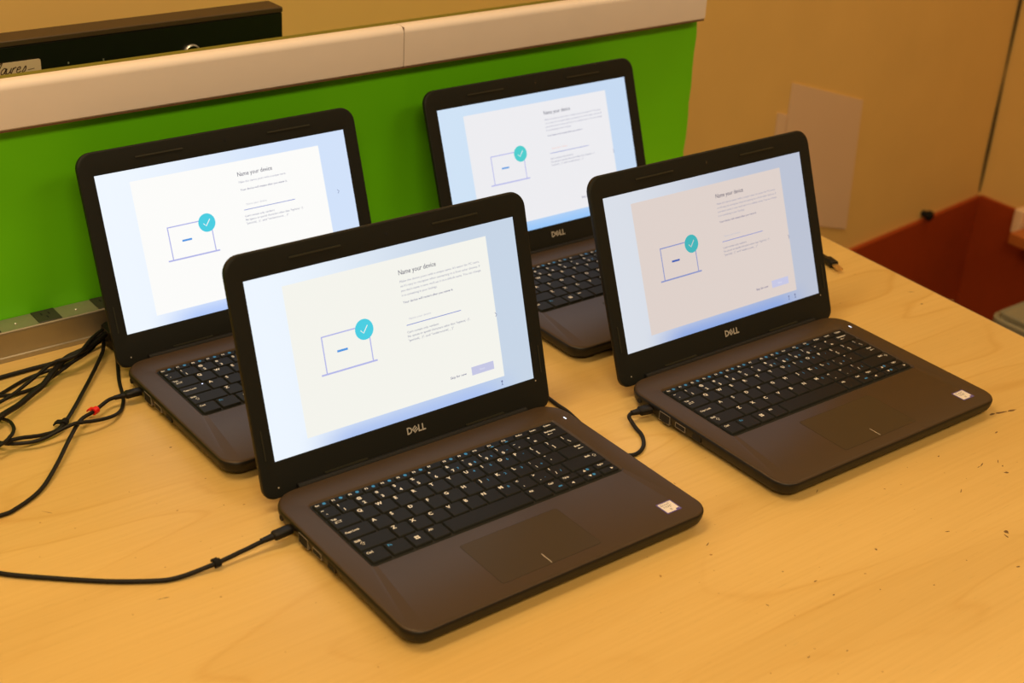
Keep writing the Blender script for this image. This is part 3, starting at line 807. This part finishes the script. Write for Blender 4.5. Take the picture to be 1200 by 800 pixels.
for v in bm.verts: v.co = Vector((v.co.x, -v.co.z, v.co.y))
obj('handwriting', bm, M['ink'], cd, smooth=False)['label'] = 'brown handwritten lettering'

# ------------------------------------------------------------------ room
FZ = -.86
CX, CY = 2.303, .9276; A = R(6.3); ca, sa = math.cos(A), math.sin(A)      # far corner of the room
def wl(s, d=0): return (CX-s*ca+sa*d, CY-s*sa-ca*d)                        # along the back wall, s metres left of the corner, d in front of it
def wr(s, d=0): return (CX-.03*s-d, CY-s)                                  # along the right wall, s metres towards the camera
def slab(name, pts, z0, z1, mat, label, cat):
    bm = bmesh.new(); prism(bm, pts, z0, z1); bmesh.ops.recalc_face_normals(bm, faces=bm.faces)
    return struct(obj(name, bm, mat, smooth=False), label, cat)
slab('floor', [(-3.2, -3.2), (2.60, -3.2), (2.60, 1.2), (-3.2, 1.2)], FZ-.05, FZ, M['floor'], 'dull grey vinyl floor below the table', 'floor')
slab('wall_back', [wl(0), wl(5.4), wl(5.4, -.08), wl(-.08, -.08)], FZ, 1.9, M['wall'], 'beige painted wall behind the partition and laptops', 'wall')
slab('wall_right', [wr(-.07), wr(0), wr(4.1), wr(4.1, -.08), wr(-.07, -.08)], FZ, 1.9, M['wall'], 'beige painted side wall at the far right', 'wall')
slab('ceiling', [(-3.2, -3.2), (2.60, -3.2), (2.60, 1.2), (-3.2, 1.2)], 1.9, 1.95, M['ceil'], 'plain ceiling over the room', 'ceiling')
BT = -.5
slab('baseboard_back', [wl(.0), wl(3.0), wl(3.0, .012), wl(.012, .012)], FZ, BT, M['brown'], 'tall red-brown board along the foot of the beige back wall', 'baseboard')
slab('baseboard_right', [wr(.012), wr(3.0), wr(3.0, .012), wr(.012, .012)], FZ, BT+.004, M['brown'], 'tall red-brown board along the foot of the side wall', 'baseboard')
bm = bmesh.new()
zz = [BT+.01+i*.1 for i in range(25)]
lo = []
for i, z in enumerate(zz):
    w = .0022+random.uniform(-.0012, .0022); p = wl(.004, .004); lo.append([(p[0]-w, p[1]-w*.6, z), (p[0]+w*.4, p[1]-w, z), (p[0]+w, p[1]+w, z), (p[0]-w, p[1]+w, z)])
loft(bm, lo); bmesh.ops.recalc_face_normals(bm, faces=bm.faces)
struct(obj('trim_1', bm, M['crack'], smooth=False), 'dark uneven gap running down the corner between the beige walls', 'trim')

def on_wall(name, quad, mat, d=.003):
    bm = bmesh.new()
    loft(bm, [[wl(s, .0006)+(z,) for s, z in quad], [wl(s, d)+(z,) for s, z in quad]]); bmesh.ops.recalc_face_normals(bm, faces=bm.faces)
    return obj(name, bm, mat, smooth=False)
PATCH = [(.8690, -.0645), (.6059, -.1470), (.5855, -.4437), (.8669, -.3538)]
tag(on_wall('wall_patch', PATCH, M['patch']), 'larger pale sheet stuck on the beige wall, its tilted right edge in full view', 'pale_surface')  # thin raised quad in a paler tone than the wall
tag(on_wall('wall_patch', [(.9040, -.1180), (.8720, -.1280), (.8690, -.3900), (.8980, -.3800)], M['patch']), 'narrow edge of a pale sheet on the beige wall, left of the larger sheet', 'pale_surface')

sh = empty('wall_shelf', wr(.170)+(-.566,), 0); tag(sh, 'short orange-brown wooden shelf on the side wall at the right edge', 'shelf')
bm = bmesh.new(); box(bm, -.098, -.0165, -.45, .0, .022, .050, bev=.003); obj('board', bm, M['shelf'], sh)
bm = bmesh.new(); box(bm, -.050, -.0165, .006, .030, .030, .090, bev=.004); obj('bracket', bm, M['pale_surface'], sh)

bn = empty('storage_bin', (1.785, .245, FZ)); tag(bn, 'grey plastic bin on the floor beyond the right table edge', 'bin')
bm = bmesh.new()
rr_ = lambda g: rrect(-.19+g, .19-g, -.15+g, .15-g, .03-g*.3, 5)
loft(bm, [lvl(rr_(.03), .001), lvl(rr_(.004), .415), lvl(rr_(-.004), .420), lvl(rr_(-.004), .435), lvl(rr_(.006), .437)], cap1=False)
loft(bm, [lvl(rr_(.006), .437), lvl(rr_(.010), .43), lvl(rr_(.034), .02)], cap0=False, mi=1)
bmesh.ops.recalc_face_normals(bm, faces=bm.faces)
obj('tub', bm, [M['bin'], M['bin_in']], bn)
bm = bmesh.new(); box(bm, -.182, .182, -.142, .142, .4375, .446, bev=.012, n=4); obj('cover', bm, M['bin'], bn)

bm = bmesh.new(); n = 10
p = wl(.2576, .0)
loft(bm, [[(p[0]+sa*d+r*math.cos(2*math.pi*i/n)*ca, p[1]-ca*d+r*math.cos(2*math.pi*i/n)*sa, BT+.0135+r*math.sin(2*math.pi*i/n)) for i in range(n)] for r, d in ((.008, .0), (.008, .012), (.012, .014), (.012, .024), (.008, .027))])
bmesh.ops.recalc_face_normals(bm, faces=bm.faces)
tag(obj('wall_peg', bm, M['slot']), 'small black peg on the beige wall just above the brown board', 'peg')

# ------------------------------------------------------------------ lights: main overhead lamp plus added fills
def main_or_fill_light(loc, sx, sy, power, col, rz=0, label='', g='ceiling lights'):
    t = empty('main_or_fill_light', (loc[0], loc[1], 1.9)); t.rotation_euler = (0, 0, rz); tag(t, label, 'ceiling light')
    bm = bmesh.new(); box(bm, -sx/2-.03, sx/2+.03, -sy/2-.03, sy/2+.03, -.05, -.001, bev=.006); obj('housing', bm, M['ceil'], t)
    L = bpy.data.lights.new('lamp', 'AREA'); L.shape = 'RECTANGLE'; L.size = sx; L.size_y = sy; L.energy = power; L.color = col
    o = bpy.data.objects.new('lamp', L); COL.objects.link(o); o.parent = t; o.location = (0, 0, -.055)
WARM = (1.0, .735, .41)
main_or_fill_light((-.50, .22), 1.2, .35, 17, WARM, 0, 'ceiling light above the back of the table')
main_or_fill_light((1.70, .20), .8, .40, 7, WARM, 0, 'unseen fill light near the far corner, added to brighten the walls')  # no lamp seen here; added to light the far walls
main_or_fill_light((-1.00, -1.65), 1.2, .6, 41, WARM, 0, 'unseen fill light in front of the table, added to brighten the green panel')  # added frontal fill, mainly for the green panel
main_or_fill_light((.90, -1.7), 1.2, .6, 16, WARM, 0, 'unseen fill light at the right, added to brighten upright surfaces')  # second added fill from the front, lifting panel and wall
w = bpy.data.worlds.new('World'); SC.world = w; w.use_nodes = True
w.node_tree.nodes['Background'].inputs['Color'].default_value = (1, .74, .45, 1)
w.node_tree.nodes['Background'].inputs['Strength'].default_value = .10

# ------------------------------------------------------------------ camera
cam = bpy.data.cameras.new('camera'); co = bpy.data.objects.new('camera', cam); COL.objects.link(co)
Rv = Vector((0.79488031, -0.60446776, 0.05276384)); Uv = Vector((0.24071936, 0.39397735, 0.88703779)); Fv = Vector((0.5569735, 0.6923876, -0.45867193))
mw = Matrix.Identity(4)
for i in range(3): mw[i][0], mw[i][1], mw[i][2] = Rv[i], Uv[i], -Fv[i]
mw.translation = Vector((-0.66217322, -0.96018545, 0.73449371))
co.matrix_world = mw
cam.sensor_width = 36; cam.lens = 1672.5608/1200*36; cam.clip_start = .05
cam.dof.use_dof = True; cam.dof.focus_distance = 1.42; cam.dof.aperture_fstop = 7.1
SC.camera = co
vs = SC.view_settings
vs.view_transform = 'Standard'; vs.look = 'None'; vs.exposure = 0; vs.gamma = 1; vs.use_curve_mapping = False
